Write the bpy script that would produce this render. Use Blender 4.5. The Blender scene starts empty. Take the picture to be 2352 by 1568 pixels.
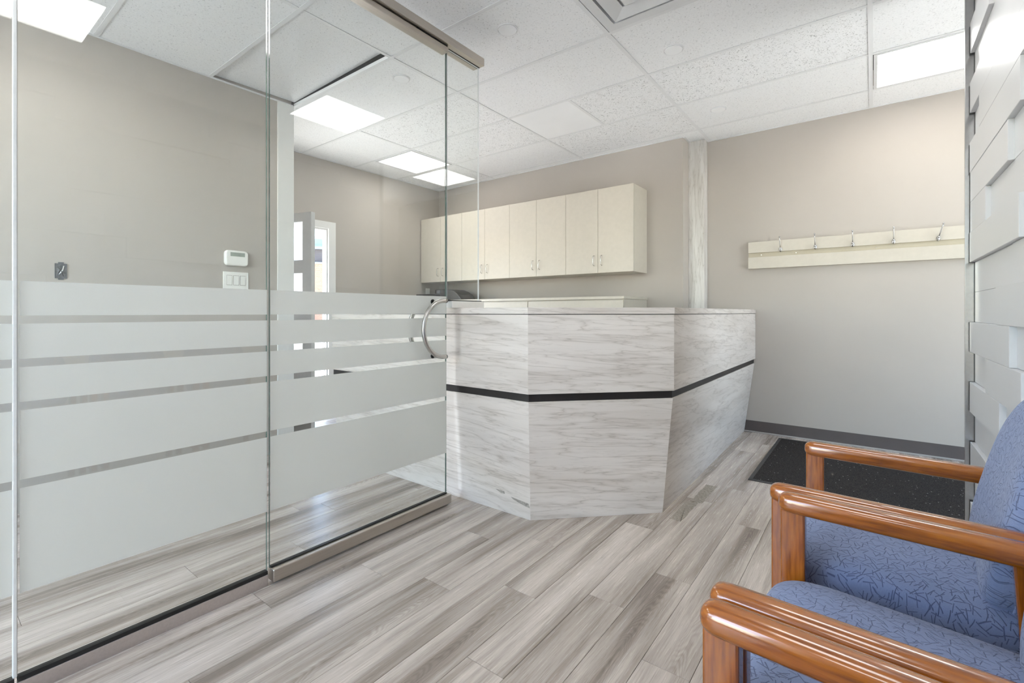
import bpy, math, random
from mathutils import Vector, Matrix
random.seed(7)
sc = bpy.context.scene
col = sc.collection

# ------------------------------------------------------------------ camera
EYE = 1.095
cam_d = bpy.data.cameras.new('camera')
cam = bpy.data.objects.new('camera', cam_d); col.objects.link(cam)
cam_d.sensor_width = 36.0
cam_d.lens = 36.0 * 1085.0 / 2352.0
cam_d.shift_y = -(784.0 - 717.0) / 2352.0
cam_d.clip_start = 0.02
cam.location = (0, 0, EYE)
cam.rotation_euler = (math.radians(90), 0, math.radians(37.382))
sc.camera = cam

# ------------------------------------------------------------------ world, exposure
w = bpy.data.worlds.new('world'); sc.world = w; w.use_nodes = True
nt = w.node_tree; nt.nodes.clear()
sky = nt.nodes.new('ShaderNodeTexSky'); sky.sky_type = 'NISHITA'
sky.sun_disc = False; sky.sun_elevation = math.radians(48); sky.sun_rotation = math.radians(200)
sky.air_density = 1.0; sky.dust_density = 0.7
bg = nt.nodes.new('ShaderNodeBackground'); bg.inputs['Strength'].default_value = 0.95
wo = nt.nodes.new('ShaderNodeOutputWorld')
nt.links.new(sky.outputs[0], bg.inputs[0]); nt.links.new(bg.outputs[0], wo.inputs[0])
sun_d = bpy.data.lights.new('sun', 'SUN'); sun_d.energy = 38.0; sun_d.angle = math.radians(0.6); sun_d.color = (1.0, 0.97, 0.92)
sun = bpy.data.objects.new('sun', sun_d); col.objects.link(sun); sun.location = (0, 20, 20)
sun.rotation_euler = (math.radians(-42), 0, 0)      # shines from the far side, over the roof, onto the ground outside
sc.view_settings.view_transform = 'Standard'; sc.view_settings.look = 'None'
sc.view_settings.exposure = 1.10; sc.view_settings.gamma = 1.0
sc.view_settings.use_curve_mapping = False
PANEL_LIGHT = 5.2
sc.cycles.max_bounces = 8; sc.cycles.diffuse_bounces = 4; sc.cycles.glossy_bounces = 3
sc.cycles.transmission_bounces = 5; sc.cycles.transparent_max_bounces = 16
sc.cycles.use_adaptive_sampling = True; sc.cycles.adaptive_threshold = 0.06
sc.cycles.use_denoising = True
sc.cycles.sample_clamp_indirect = 6.0
sc.cycles.caustics_reflective = False; sc.cycles.caustics_refractive = False

# ------------------------------------------------------------------ materials
def lin(c):
    c /= 255.0
    return c / 12.92 if c <= 0.04045 else ((c + 0.055) / 1.055) ** 2.4
def rgb(r, g, b): return (lin(r), lin(g), lin(b), 1.0)

class NT:
    """small helper around a material node tree"""
    def __init__(s, name):
        s.m = bpy.data.materials.new(name); s.m.use_nodes = True
        s.t = s.m.node_tree; s.t.nodes.clear()
        s.out = s.t.nodes.new('ShaderNodeOutputMaterial')
    def n(s, kind, **kw):
        nd = s.t.nodes.new('ShaderNode' + kind)
        for k, v in kw.items():
            if k in nd.inputs.keys() or isinstance(k, int): nd.inputs[k].default_value = v
            else: setattr(nd, k, v)
        return nd
    def l(s, a, b): s.t.links.new(a, b)
    def bsdf(s, **kw):
        b = s.n('BsdfPrincipled')
        for k, v in kw.items(): b.inputs[k.replace('_', ' ')].default_value = v
        s.l(b.outputs[0], s.out.inputs[0]); return b
    def math(s, op, a, b=None, c=None):
        nd = s.n('Math', operation=op)
        for i, v in enumerate((a, b, c)):
            if v is None: continue
            if isinstance(v, (int, float)): nd.inputs[i].default_value = v
            else: s.l(v, nd.inputs[i])
        return nd.outputs[0]
    def ramp(s, fac, stops):
        r = s.n('ValToRGB'); e = r.color_ramp.elements
        e[0].position, e[0].color = stops[0]; e[1].position, e[1].color = stops[-1]
        for p, c in stops[1:-1]:
            q = e.new(p); q.color = c
        s.l(fac, r.inputs[0]); return r.outputs[0]
    def mix(s, fac, a, b):
        m = s.n('Mix', data_type='RGBA')
        for sock, v in ((m.inputs[0], fac), (m.inputs[6], a), (m.inputs[7], b)):
            if isinstance(v, (int, float, tuple)): sock.default_value = v
            else: s.l(v, sock)
        return m.outputs[2]
    def bump(s, h, strength, dist, b):
        n = s.n('Bump'); n.inputs['Strength'].default_value = strength; n.inputs['Distance'].default_value = dist
        s.l(h, n.inputs['Height']); s.l(n.outputs[0], b.inputs['Normal'])
    def coord(s, which='Object', scale=(1, 1, 1), loc=None, rot=(0, 0, 0)):
        tc = s.n('TexCoord'); mp = s.n('Mapping')
        mp.inputs['Scale'].default_value = scale; mp.inputs['Rotation'].default_value = rot
        s.l(tc.outputs[which], mp.inputs['Vector'])
        if loc is not None: s.l(loc, mp.inputs['Location'])
        return mp.outputs[0]
    def noise(s, vec, scale, detail=4, rough=0.55, dist=0.0):
        n = s.n('TexNoise'); n.inputs['Scale'].default_value = scale; n.inputs['Detail'].default_value = detail
        n.inputs['Roughness'].default_value = rough; n.inputs['Distortion'].default_value = dist
        s.l(vec, n.inputs['Vector']); return n.outputs['Fac']

def plain(name, c, rough=0.5, metal=0.0, grain=0.0, gscale=60, spec=0.5, bump=0.0):
    t = NT(name); b = t.bsdf(Roughness=rough, Metallic=metal)
    b.inputs['Specular IOR Level'].default_value = spec
    if grain or bump:
        v = t.coord(); f = t.noise(v, gscale, 3)
        d = tuple(x * (1 - grain) for x in c[:3]) + (1,)
        u = tuple(min(1, x * (1 + grain)) for x in c[:3]) + (1,)
        t.l(t.ramp(f, [(0.3, d), (0.7, u)]), b.inputs['Base Color'])
        if bump: t.bump(f, bump, 0.002, b)
    else: b.inputs['Base Color'].default_value = c
    return t.m

def brushed(name, c, rough=0.32, scale=(300, 4, 300)):
    t = NT(name); b = t.bsdf(Metallic=1.0)
    f = t.noise(t.coord(scale=scale), 1.0, 3)
    t.l(t.ramp(f, [(0.3, tuple(x * .85 for x in c[:3]) + (1,)), (0.7, c)]), b.inputs['Base Color'])
    r = t.math('MULTIPLY_ADD', f, 0.15, rough - 0.07); t.l(r, b.inputs['Roughness'])
    return t.m

def wood_floor():
    t = NT('grey_oak_vinyl'); b = t.bsdf(Roughness=0.42)
    oi = t.n('ObjectInfo'); off = t.n('CombineXYZ'); R = oi.outputs['Random']
    t.l(t.math('MULTIPLY', R, 37.0), off.inputs[0]); t.l(t.math('MULTIPLY', R, 91.0), off.inputs[1])
    big = t.noise(t.coord(scale=(9, 0.7, 1), loc=off.outputs[0]), 1.0, 2, 0.5, 0.15)
    mid = t.noise(t.coord(scale=(34, 1.3, 1), loc=off.outputs[0]), 1.0, 3, 0.55, 0.25)
    fine = t.noise(t.coord(scale=(210, 6.0, 1), loc=off.outputs[0]), 1.0, 4, 0.7, 0.1)
    pores = t.noise(t.coord(scale=(420, 16, 1), loc=off.outputs[0]), 1.0, 2, 0.6, 0.0)
    # cathedral arches on some planks
    xyz = t.n('SeparateXYZ'); t.l(t.coord(), xyz.inputs[0])
    xo = t.math('ADD', xyz.outputs[0], t.math('MULTIPLY_ADD', R, 0.09, -0.045))
    wob = t.noise(t.coord(scale=(10, 3, 1), loc=off.outputs[0]), 1.0, 2, 0.5, 0.3)
    v = t.math('MULTIPLY_ADD', t.math('MULTIPLY', xo, xo), 95.0, t.math('MULTIPLY_ADD', xyz.outputs[1], 0.62, t.math('MULTIPLY', wob, 0.34)))
    arch = t.math('MULTIPLY', t.math('MULTIPLY_ADD', t.math('SINE', t.math('MULTIPLY', v, 210.0)), 0.5, 0.5), t.math('MULTIPLY_ADD', wob, 1.6, -0.1))
    pick = t.math('GREATER_THAN', t.math('FRACT', t.math('MULTIPLY', R, 7.31)), 0.55)
    amask = t.math('MULTIPLY', pick, t.math('SUBTRACT', 1.0, t.math('MINIMUM', t.math('MULTIPLY', t.math('ABSOLUTE', xo), 19.0), 1.0)))
    tone = t.math('ADD', t.math('MULTIPLY_ADD', mid, 0.36, t.math('MULTIPLY', big, 0.74)), t.math('MULTIPLY_ADD', R, 0.09, -0.095))
    tone = t.math('SUBTRACT', tone, t.math('MULTIPLY', amask, 0.05))
    base = t.ramp(tone, [(0.34, rgb(139, 127, 117)), (0.48, rgb(178, 167, 157)), (0.60, rgb(200, 189, 179)), (0.78, rgb(217, 207, 198))])
    lines = t.ramp(fine, [(0.30, (0.74, 0.73, 0.72, 1)), (0.48, (0.97, 0.97, 0.97, 1)), (0.7, (1.05, 1.05, 1.05, 1))])
    por = t.ramp(pores, [(0.30, (0.80, 0.79, 0.78, 1)), (0.42, (1, 1, 1, 1))])
    am = t.ramp(t.math('MULTIPLY', arch, amask), [(0.10, (1, 1, 1, 1)), (0.8, (0.80, 0.785, 0.77, 1))])
    cur = base
    for fac, lay in ((1.0, lines), (0.8, por), (0.9, am)):
        m = t.n('Mix', data_type='RGBA', blend_type='MULTIPLY'); m.inputs[0].default_value = fac
        t.l(cur, m.inputs[6]); t.l(lay, m.inputs[7]); cur = m.outputs[2]
    t.l(cur, b.inputs['Base Color'])
    t.l(t.math('MULTIPLY_ADD', fine, 0.2, 0.15), b.inputs['Roughness'])
    t.bump(fine, 0.10, 0.001, b)
    return t.m

def marble(name, rot=0.0, base=(216, 208, 201), bx=1.0):
    """laminate with long thin wavy veins, along u of the uv map"""
    t = NT(name); b = t.bsdf(Roughness=0.33)
    oi = t.n('ObjectInfo'); off = t.n('CombineXYZ')
    t.l(t.math('MULTIPLY', oi.outputs['Random'], 23.0), off.inputs[0]); t.l(t.math('MULTIPLY', oi.outputs['Random'], 51.0), off.inputs[1])
    uv = t.coord('UV', loc=off.outputs[0], rot=(0, 0, rot))
    mp = t.n('Mapping'); t.l(uv, mp.inputs['Vector']); mp.inputs['Scale'].default_value = (1.7, 17, 1)
    a = t.noise(mp.outputs[0], 1.0, 3, 0.55, 0.35)
    mp2 = t.n('Mapping'); t.l(uv, mp2.inputs['Vector']); mp2.inputs['Scale'].default_value = (2.6, 30, 1); mp2.inputs['Location'].default_value = (9, 4, 0)
    c = t.noise(mp2.outputs[0], 1.0, 4, 0.6, 0.45)
    mp3 = t.n('Mapping'); t.l(uv, mp3.inputs['Vector']); mp3.inputs['Scale'].default_value = (1.1, 8, 1); mp3.inputs['Location'].default_value = (3, 17, 0)
    e = t.noise(mp3.outputs[0], 1.0, 3, 0.5, 0.6)
    v1 = t.math('ABSOLUTE', t.math('SUBTRACT', a, 0.5))
    v2 = t.math('ABSOLUTE', t.math('SUBTRACT', c, 0.47))
    B = rgb(*base)
    cl = t.ramp(e, [(0.30, rgb(base[0] - 14, base[1] - 15, base[2] - 16)), (0.5, B), (0.72, rgb(min(255, base[0] + 9), min(255, base[1] + 9), min(255, base[2] + 9)))])
    k1 = t.ramp(v1, [(0.0, (0.74, 0.72, 0.70, 1)), (0.010, (0.90, 0.89, 0.88, 1)), (0.05, (1, 1, 1, 1))])
    k2 = t.ramp(v2, [(0.0, (0.86, 0.85, 0.84, 1)), (0.012, (0.96, 0.955, 0.95, 1)), (0.045, (1, 1, 1, 1))])
    m = t.n('Mix', data_type='RGBA', blend_type='MULTIPLY'); m.inputs[0].default_value = 1.0
    t.l(cl, m.inputs[6]); t.l(k1, m.inputs[7])
    m2 = t.n('Mix', data_type='RGBA', blend_type='MULTIPLY'); m2.inputs[0].default_value = 1.0
    t.l(m.outputs[2], m2.inputs[6]); t.l(k2, m2.inputs[7])
    t.l(m2.outputs[2], b.inputs['Base Color'])
    return t.m

def tile_mat(name, bold):
    t = NT(name); b = t.bsdf(Roughness=0.9); b.inputs['Specular IOR Level'].default_value = 0.1
    oi = t.n('ObjectInfo'); off = t.n('CombineXYZ')
    t.l(t.math('MULTIPLY', oi.outputs['Random'], 40.0), off.inputs[0])
    v = t.coord(loc=off.outputs[0])
    if bold == 2:
        f = t.noise(v, 3, 2); t.l(t.ramp(f, [(0.3, rgb(243, 243, 243)), (0.7, rgb(246, 246, 246))]), b.inputs['Base Color']); return t.m
    if bold:
        f = t.noise(v, 58, 2, 0.5, 2.2)
        c = t.ramp(f, [(0.33, rgb(180, 180, 179)), (0.40, rgb(240, 240, 240)), (0.7, rgb(247, 247, 247))])
    else:
        f = t.noise(v, 120, 2, 0.6, 0.4)
        c = t.ramp(f, [(0.29, rgb(200, 200, 200)), (0.37, rgb(240, 240, 240)), (0.7, rgb(246, 246, 246))])
    t.l(c, b.inputs['Base Color']); t.bump(f, 0.25, 0.002, b)
    return t.m

def fabric():
    """blue upholstery with short crossed dashes pressed into it"""
    t = NT('blue_upholstery'); b = t.bsdf(Roughness=0.85); b.inputs['Specular IOR Level'].default_value = 0.25
    b.inputs['Sheen Weight'].default_value = 0.15
    uv = t.coord('UV')
    total = None
    for sc_, ox in ((46, 0.0), (46, 7.3), (60, 3.1)):
        mp = t.n('Mapping'); t.l(uv, mp.inputs['Vector']); mp.inputs['Location'].default_value = (ox, ox * 1.7, 0)
        mp.inputs['Scale'].default_value = (sc_, sc_, sc_)
        vo = t.n('TexVoronoi', voronoi_dimensions='2D'); vo.inputs['Scale'].default_value = 1.0; vo.inputs['Randomness'].default_value = 0.8
        t.l(mp.outputs[0], vo.inputs['Vector'])
        d = t.n('VectorMath', operation='SUBTRACT'); t.l(mp.outputs[0], d.inputs[0]); t.l(vo.outputs['Position'], d.inputs[1])
        sep = t.n('SeparateColor'); t.l(vo.outputs['Color'], sep.inputs[0])
        ang = t.math('MULTIPLY', sep.outputs[0], 6.283)
        vr = t.n('VectorRotate', rotation_type='Z_AXIS'); t.l(d.outputs[0], vr.inputs['Vector']); t.l(ang, vr.inputs['Angle'])
        xyz = t.n('SeparateXYZ'); t.l(vr.outputs[0], xyz.inputs[0])
        inx = t.math('LESS_THAN', t.math('ABSOLUTE', xyz.outputs[0]), 0.48)
        iny = t.math('SUBTRACT', 1.0, t.math('MINIMUM', t.math('MULTIPLY', t.math('ABSOLUTE', xyz.outputs[1]), 17.0), 1.0))
        dash = t.math('MULTIPLY', inx, iny)
        total = dash if total is None else t.math('MAXIMUM', total, dash)
    weave = t.noise(t.coord('UV', scale=(900, 350, 1)), 1.0, 2)
    colr = t.mix(t.math('MULTIPLY', total, 0.8), t.mix(weave, rgb(104, 118, 153), rgb(134, 146, 177)), rgb(56, 65, 94))
    t.l(colr, b.inputs['Base Color'])
    t.bump(t.math('MULTIPLY_ADD', weave, 0.12, t.math('SUBTRACT', 1.0, total)), 0.55, 0.0015, b)
    return t.m

def chair_wood(name, sc_):
    t = NT(name); b = t.bsdf(Roughness=0.20)
    b.inputs['Coat Weight'].default_value = 0.8; b.inputs['Coat Roughness'].default_value = 0.07
    f = t.noise(t.coord(scale=tuple(x * 5 for x in sc_)), 1.0, 4, 0.6, 0.4)
    g = t.noise(t.coord(scale=tuple(x * 16 for x in sc_)), 1.0, 2, 0.6)
    m = t.math('MULTIPLY_ADD', g, 0.35, t.math('MULTIPLY', f, 0.7))
    t.l(t.ramp(m, [(0.36, rgb(114, 58, 10)), (0.52, rgb(146, 80, 16)), (0.68, rgb(164, 97, 28))]), b.inputs['Base Color'])
    return t.m

def clear_glass():
    t = NT('clear_glass')
    tr = t.n('BsdfTransparent'); tr.inputs[0].default_value = (0.972, 0.985, 0.977, 1)
    gl = t.n('BsdfGlossy'); gl.inputs['Roughness'].default_value = 0.0; gl.inputs['Color'].default_value = (1, 1, 1, 1)
    g = t.n('NewGeometry'); dp = t.n('VectorMath', operation='DOT_PRODUCT')
    t.l(g.outputs['Incoming'], dp.inputs[0]); t.l(g.outputs['Normal'], dp.inputs[1])
    c = t.math('ABSOLUTE', dp.outputs['Value'])
    fr = t.math('MULTIPLY_ADD', t.math('POWER', t.math('SUBTRACT', 1.0, c), 5.0), 0.95, 0.05)
    mx = t.n('MixShader'); t.l(fr, mx.inputs[0]); t.l(tr.outputs[0], mx.inputs[1]); t.l(gl.outputs[0], mx.inputs[2])
    t.l(mx.outputs[0], t.out.inputs[0])
    return t.m

def frosted():
    t = NT('frosted_film')
    tl = t.n('BsdfTranslucent'); tl.inputs[0].default_value = (0.92, 0.925, 0.90, 1)
    df = t.n('BsdfDiffuse'); df.inputs[0].default_value = (0.86, 0.865, 0.84, 1)
    tr = t.n('BsdfTransparent'); tr.inputs[0].default_value = (0.9, 0.95, 0.92, 1)
    gl = t.n('BsdfGlossy'); gl.inputs['Roughness'].default_value = 0.25
    m1 = t.n('MixShader'); m1.inputs[0].default_value = 0.48; t.l(tl.outputs[0], m1.inputs[1]); t.l(df.outputs[0], m1.inputs[2])
    f = t.noise(t.coord(scale=(1, 1, 1)), 900, 1)
    m2 = t.n('MixShader'); t.l(t.math('MULTIPLY_ADD', f, 0.04, 0.03), m2.inputs[0]); t.l(m1.outputs[0], m2.inputs[1]); t.l(tr.outputs[0], m2.inputs[2])
    m3 = t.n('MixShader'); m3.inputs[0].default_value = 0.05; t.l(m2.outputs[0], m3.inputs[1]); t.l(gl.outputs[0], m3.inputs[2])
    t.l(m3.outputs[0], t.out.inputs[0])
    return t.m

def emitter(name, strength, c=(1.0, 0.985, 0.955, 1)):
    t = NT(name); e = t.n('Emission'); e.inputs[0].default_value = c; e.inputs[1].default_value = strength
    t.l(e.outputs[0], t.out.inputs[0]); return t.m

def mat_pile():
    t = NT('ribbed_mat_pile'); b = t.bsdf(Roughness=0.95); b.inputs['Specular IOR Level'].default_value = 0.1
    v = t.coord(scale=(1, 1, 1))
    wv = t.n('TexWave', wave_type='BANDS', bands_direction='Y'); wv.inputs['Scale'].default_value = 60; wv.inputs['Distortion'].default_value = 0.6
    t.l(v, wv.inputs['Vector'])
    sp = t.noise(t.coord(scale=(1, 1.6, 1)), 210, 2, 0.7)
    c = t.ramp(t.math('MULTIPLY_ADD', sp, 0.7, t.math('MULTIPLY', wv.outputs['Fac'], 0.25)), [(0.3, rgb(24, 22, 21)), (0.5, rgb(48, 45, 43)), (0.66, rgb(96, 91, 87))])
    s2 = t.n('TexVoronoi'); s2.inputs['Scale'].default_value = 30; t.l(v, s2.inputs['Vector'])
    lint = t.math('LESS_THAN', s2.outputs['Distance'], 0.085)
    t.l(t.mix(lint, c, rgb(190, 186, 180)), b.inputs['Base Color'])
    t.bump(wv.outputs['Fac'], 0.6, 0.004, b)
    return t.m

def brick_far():
    t = NT('orange_brick'); b = t.bsdf(Roughness=0.9)
    br = t.n('TexBrick'); br.inputs['Scale'].default_value = 4.0
    br.inputs['Color1'].default_value = rgb(140, 92, 70); br.inputs['Color2'].default_value = rgb(124, 78, 58); br.inputs['Mortar'].default_value = rgb(150, 132, 120)
    t.l(t.coord('UV'), br.inputs['Vector']); t.l(br.outputs[0], b.inputs['Base Color'])
    return t.m

M = {}
M['floor'] = wood_floor()
M['subfloor'] = plain('dark_joint', rgb(70, 65, 60), 0.9, grain=0.1)
M['marble'] = marble('white_marble_laminate', rot=0.05)
M['marble_v'] = marble('white_marble_laminate_upright', rot=math.pi / 2, base=(208, 205, 200))
M['tile'] = tile_mat('pinhole_ceiling_tile', 0)
M['tile_bold'] = tile_mat('fissured_ceiling_tile', 1)
M['tile_plain'] = tile_mat('smooth_ceiling_tile', 2)
M['tee'] = plain('white_tee_bar', rgb(232, 232, 232), 0.6, grain=0.02, gscale=4)
M['wall'] = plain('greige_wall_paint', rgb(180, 173, 165), 0.75, grain=0.02, gscale=1.6, spec=0.25, bump=0.02)
M['wall_white'] = plain('white_wall_paint', rgb(226, 225, 222), 0.6, grain=0.01, gscale=2)
M['board'] = plain('white_gloss_board', rgb(206, 207, 209), 0.28, grain=0.012, gscale=3)
M['plenum'] = plain('plenum_grey', rgb(60, 60, 60), 0.9, grain=0.1)
M['base'] = plain('dark_vinyl_base', rgb(84, 76, 74), 0.6, grain=0.06, gscale=8)
M['base_strip'] = plain('pale_base_bead', rgb(165, 160, 156), 0.5, grain=0.03)
M['cream'] = plain('cream_laminate', rgb(193, 186, 173), 0.45, grain=0.025, gscale=26)
M['cream_dark'] = plain('cream_laminate_edge', rgb(180, 171, 150), 0.5, grain=0.02)
M['steel'] = brushed('brushed_steel', (0.58, 0.565, 0.54, 1), 0.24)
M['nickel'] = brushed('brushed_nickel_rail', (0.62, 0.57, 0.51, 1), 0.36)
M['channel'] = plain('satin_floor_channel', rgb(190, 180, 174), 0.42, metal=0.55, grain=0.05, gscale=120)
M['chrome'] = plain('chrome', (0.50, 0.49, 0.48, 1), 0.12, metal=1.0)
M['trim_metal'] = plain('satin_aluminium', (0.48, 0.48, 0.48, 1), 0.22, metal=1.0, grain=0.04)
M['black'] = plain('black_rubber', rgb(24, 23, 22), 0.55, grain=0.1)
M['groove'] = plain('black_brown_groove', rgb(34, 30, 29), 0.45, grain=0.1)
M['dark_plastic'] = plain('black_plastic', rgb(36, 35, 34), 0.38, grain=0.2, gscale=14)
M['glass'] = clear_glass()
M['glass_edge'] = plain('green_glass_edge', rgb(74, 96, 88), 0.12, grain=0.25, gscale=20)
M['seal'] = plain('clear_edge_seal', rgb(228, 230, 230), 0.2, grain=0.03)
M['film'] = frosted()
M['fabric'] = fabric()
M['wood'] = chair_wood('honey_stained_wood', (1, 12, 12))
M['wood_leg'] = chair_wood('honey_stained_wood_upright', (12, 12, 1))
M['panel_light'] = emitter('led_diffuser', PANEL_LIGHT)
M['frame_white'] = plain('white_metal', rgb(222, 222, 222), 0.45, grain=0.01)
M['white_plastic'] = plain('white_plastic', rgb(236, 235, 230), 0.4, grain=0.01)
M['lcd'] = plain('grey_screen', rgb(150, 158, 148), 0.25, grain=0.15, gscale=40)
M['galv'] = plain('galvanised_steel', rgb(120, 122, 126), 0.4, metal=0.8, grain=0.2, gscale=40)
M['recess'] = plain('grey_box_interior', rgb(118, 119, 122), 0.6, grain=0.35, gscale=60)
M['mat'] = mat_pile()
M['mat_edge'] = plain('rubber_border', rgb(62, 60, 58), 0.7, grain=0.1)
M['residue'] = plain('dried_adhesive', rgb(150, 142, 131), 0.95, grain=0.3, gscale=90, bump=0.6)
M['scuff'] = plain('scuff_grey', rgb(160, 153, 145), 0.8, grain=0.3, gscale=80)
M['door_grey'] = plain('grey_door_paint', rgb(216, 217, 218), 0.5, grain=0.02)
M['brick'] = brick_far()
M['dark_clad'] = plain('dark_cladding', rgb(58, 53, 55), 0.8, grain=0.1, gscale=1)
M['roof_unit'] = plain('grey_sheet_metal', rgb(104, 114, 122), 0.5, grain=0.08, gscale=0.6)
M['asphalt'] = plain('pale_concrete', rgb(186, 184, 180), 0.95, grain=0.12, gscale=6)
def translucent_white():
    t = NT('obscured_lite_glass'); tl = t.n('BsdfTranslucent'); tl.inputs[0].default_value = (0.97, 0.98, 1, 1)
    tr = t.n('BsdfTransparent'); mx = t.n('MixShader'); mx.inputs[0].default_value = 0.35
    t.l(tl.outputs[0], mx.inputs[1]); t.l(tr.outputs[0], mx.inputs[2]); t.l(mx.outputs[0], t.out.inputs[0]); return t.m
M['lite'] = translucent_white()

# ------------------------------------------------------------------ mesh helpers
class MB:
    def __init__(s): s.v = []; s.f = []; s.mi = []
    def quad(s, pts, mi=0):
        i = len(s.v); s.v += [tuple(p) for p in pts]; s.f.append(tuple(range(i, i + len(pts)))); s.mi.append(mi); return s
    def box(s, x0, x1, y0, y1, z0, z1, mi=0):
        i = len(s.v)
        s.v += [(x0, y0, z0), (x1, y0, z0), (x1, y1, z0), (x0, y1, z0), (x0, y0, z1), (x1, y0, z1), (x1, y1, z1), (x0, y1, z1)]
        for q in ((3, 2, 1, 0), (4, 5, 6, 7), (0, 1, 5, 4), (1, 2, 6, 5), (2, 3, 7, 6), (3, 0, 4, 7)):
            s.f.append(tuple(i + k for k in q)); s.mi.append(mi)
        return s
    def hexa(s, lo, hi, mi=0):
        """prism between two polygons with the same number of points"""
        n = len(lo); i = len(s.v); s.v += [tuple(p) for p in lo] + [tuple(p) for p in hi]
        s.f.append(tuple(i + k for k in reversed(range(n)))); s.f.append(tuple(i + n + k for k in range(n))); s.mi += [mi, mi]
        for k in range(n):
            s.f.append((i + k, i + (k + 1) % n, i + n + (k + 1) % n, i + n + k)); s.mi.append(mi)
        return s
    def rings(s, rings, cap=True, mi=0):
        i = len(s.v); n = len(rings[0])
        for r in rings: s.v += [tuple(p) for p in r]
        for a in range(len(rings) - 1):
            for k in range(n):
                s.f.append((i + a * n + k, i + a * n + (k + 1) % n, i + (a + 1) * n + (k + 1) % n, i + (a + 1) * n + k)); s.mi.append(mi)
        if cap:
            s.f.append(tuple(i + k for k in reversed(range(n)))); s.f.append(tuple(i + (len(rings) - 1) * n + k for k in range(n))); s.mi += [mi, mi]
        return s
    def tube(s, pts, r, n=12, mi=0):
        pts = [Vector(p) for p in pts]; rs = r if isinstance(r, (list, tuple)) else [r] * len(pts)
        out = []; up = None
        for k, p in enumerate(pts):
            d = (pts[min(k + 1, len(pts) - 1)] - pts[max(k - 1, 0)]).normalized()
            if up is None:
                up = d.orthogonal().normalized()
            else:
                up = (up - d * up.dot(d)).normalized()
            b = d.cross(up)
            out.append([p + (up * math.cos(2 * math.pi * j / n) + b * math.sin(2 * math.pi * j / n)) * rs[k] for j in range(n)])
        return s.rings(out, True, mi)
    def disc(s, c, r, h, n=32, mi=0, axis='z'):
        a = []; b = []
        for j in range(n):
            q = 2 * math.pi * j / n
            a.append((c[0] + r * math.cos(q), c[1] + r * math.sin(q), c[2])); b.append((c[0] + r * math.cos(q), c[1] + r * math.sin(q), c[2] + h))
        return s.hexa(a, b, mi)
    def obj(s, name, mat, parent=None, smooth=False, bevel=0.0, seg=2, uv=True):
        me = bpy.data.meshes.new(name); me.from_pydata(s.v, [], s.f)
        for m in (mat if isinstance(mat, (list, tuple)) else [mat]): me.materials.append(M[m] if isinstance(m, str) else m)
        me.polygons.foreach_set('material_index', s.mi)
        me.validate(); me.update()
        if uv:
            ul = me.uv_layers.new(name='uv').data
            for p in me.polygons:
                nrm = p.normal
                if abs(nrm.z) > 0.75: tu, tv = Vector((1, 0, 0)), Vector((0, 1, 0))
                else:
                    tu = Vector((-nrm.y, nrm.x, 0)).normalized(); tv = Vector((0, 0, 1))
                for li in p.loop_indices:
                    co = me.vertices[me.loops[li].vertex_index].co
                    ul[li].uv = (co.dot(tu), co.dot(tv))
        o = bpy.data.objects.new(name, me); col.objects.link(o)
        if smooth:
            for p in me.polygons: p.use_smooth = True
        if bevel:
            b = o.modifiers.new('bevel', 'BEVEL'); b.width = bevel; b.segments = seg; b.limit_method = 'ANGLE'; b.angle_limit = math.radians(40)
        if parent: o.parent = parent
        return o

def tag(o, label=None, cat=None, group=None, kind=None):
    for k, v in (('label', label), ('category', cat), ('group', group), ('kind', kind)):
        if v: o[k] = v
    return o
def empty(name, loc=(0, 0, 0), rz=0.0):
    o = bpy.data.objects.new(name, None); col.objects.link(o); o.location = loc; o.rotation_euler = (0, 0, rz); o.empty_display_size = 0.1; return o
def thing(name, label, cat, loc=(0, 0, 0), rz=0.0, group=None):
    return tag(empty(name, loc, rz), label, cat, group)
def struct(o, label): return tag(o, label, 'room', kind='structure')
def copy_tree(o, parent=None):
    c = o.copy(); col.objects.link(c); c.parent = parent
    for ch in list(o.children): copy_tree(ch, c)
    return c
def share(o, name, loc, parent, rot=None, scale=None):
    c = bpy.data.objects.new(name, o.data); col.objects.link(c); c.location = loc; c.parent = parent
    if rot: c.rotation_euler = rot
    if scale: c.scale = scale
    return c

# ------------------------------------------------------------------ room dimensions
CZ = 2.74
XL, XF, XG = -3.69, -4.70, -1.94        # near left wall, far left wall, glass line
YB1, YB2 = 4.51, 4.78                   # office back wall, waiting room back wall
YS = -2.0                               # wall behind the camera
XP = 0.405                              # core face of the boarded wall
XE = 2.0                                # far side of the entrance

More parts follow.
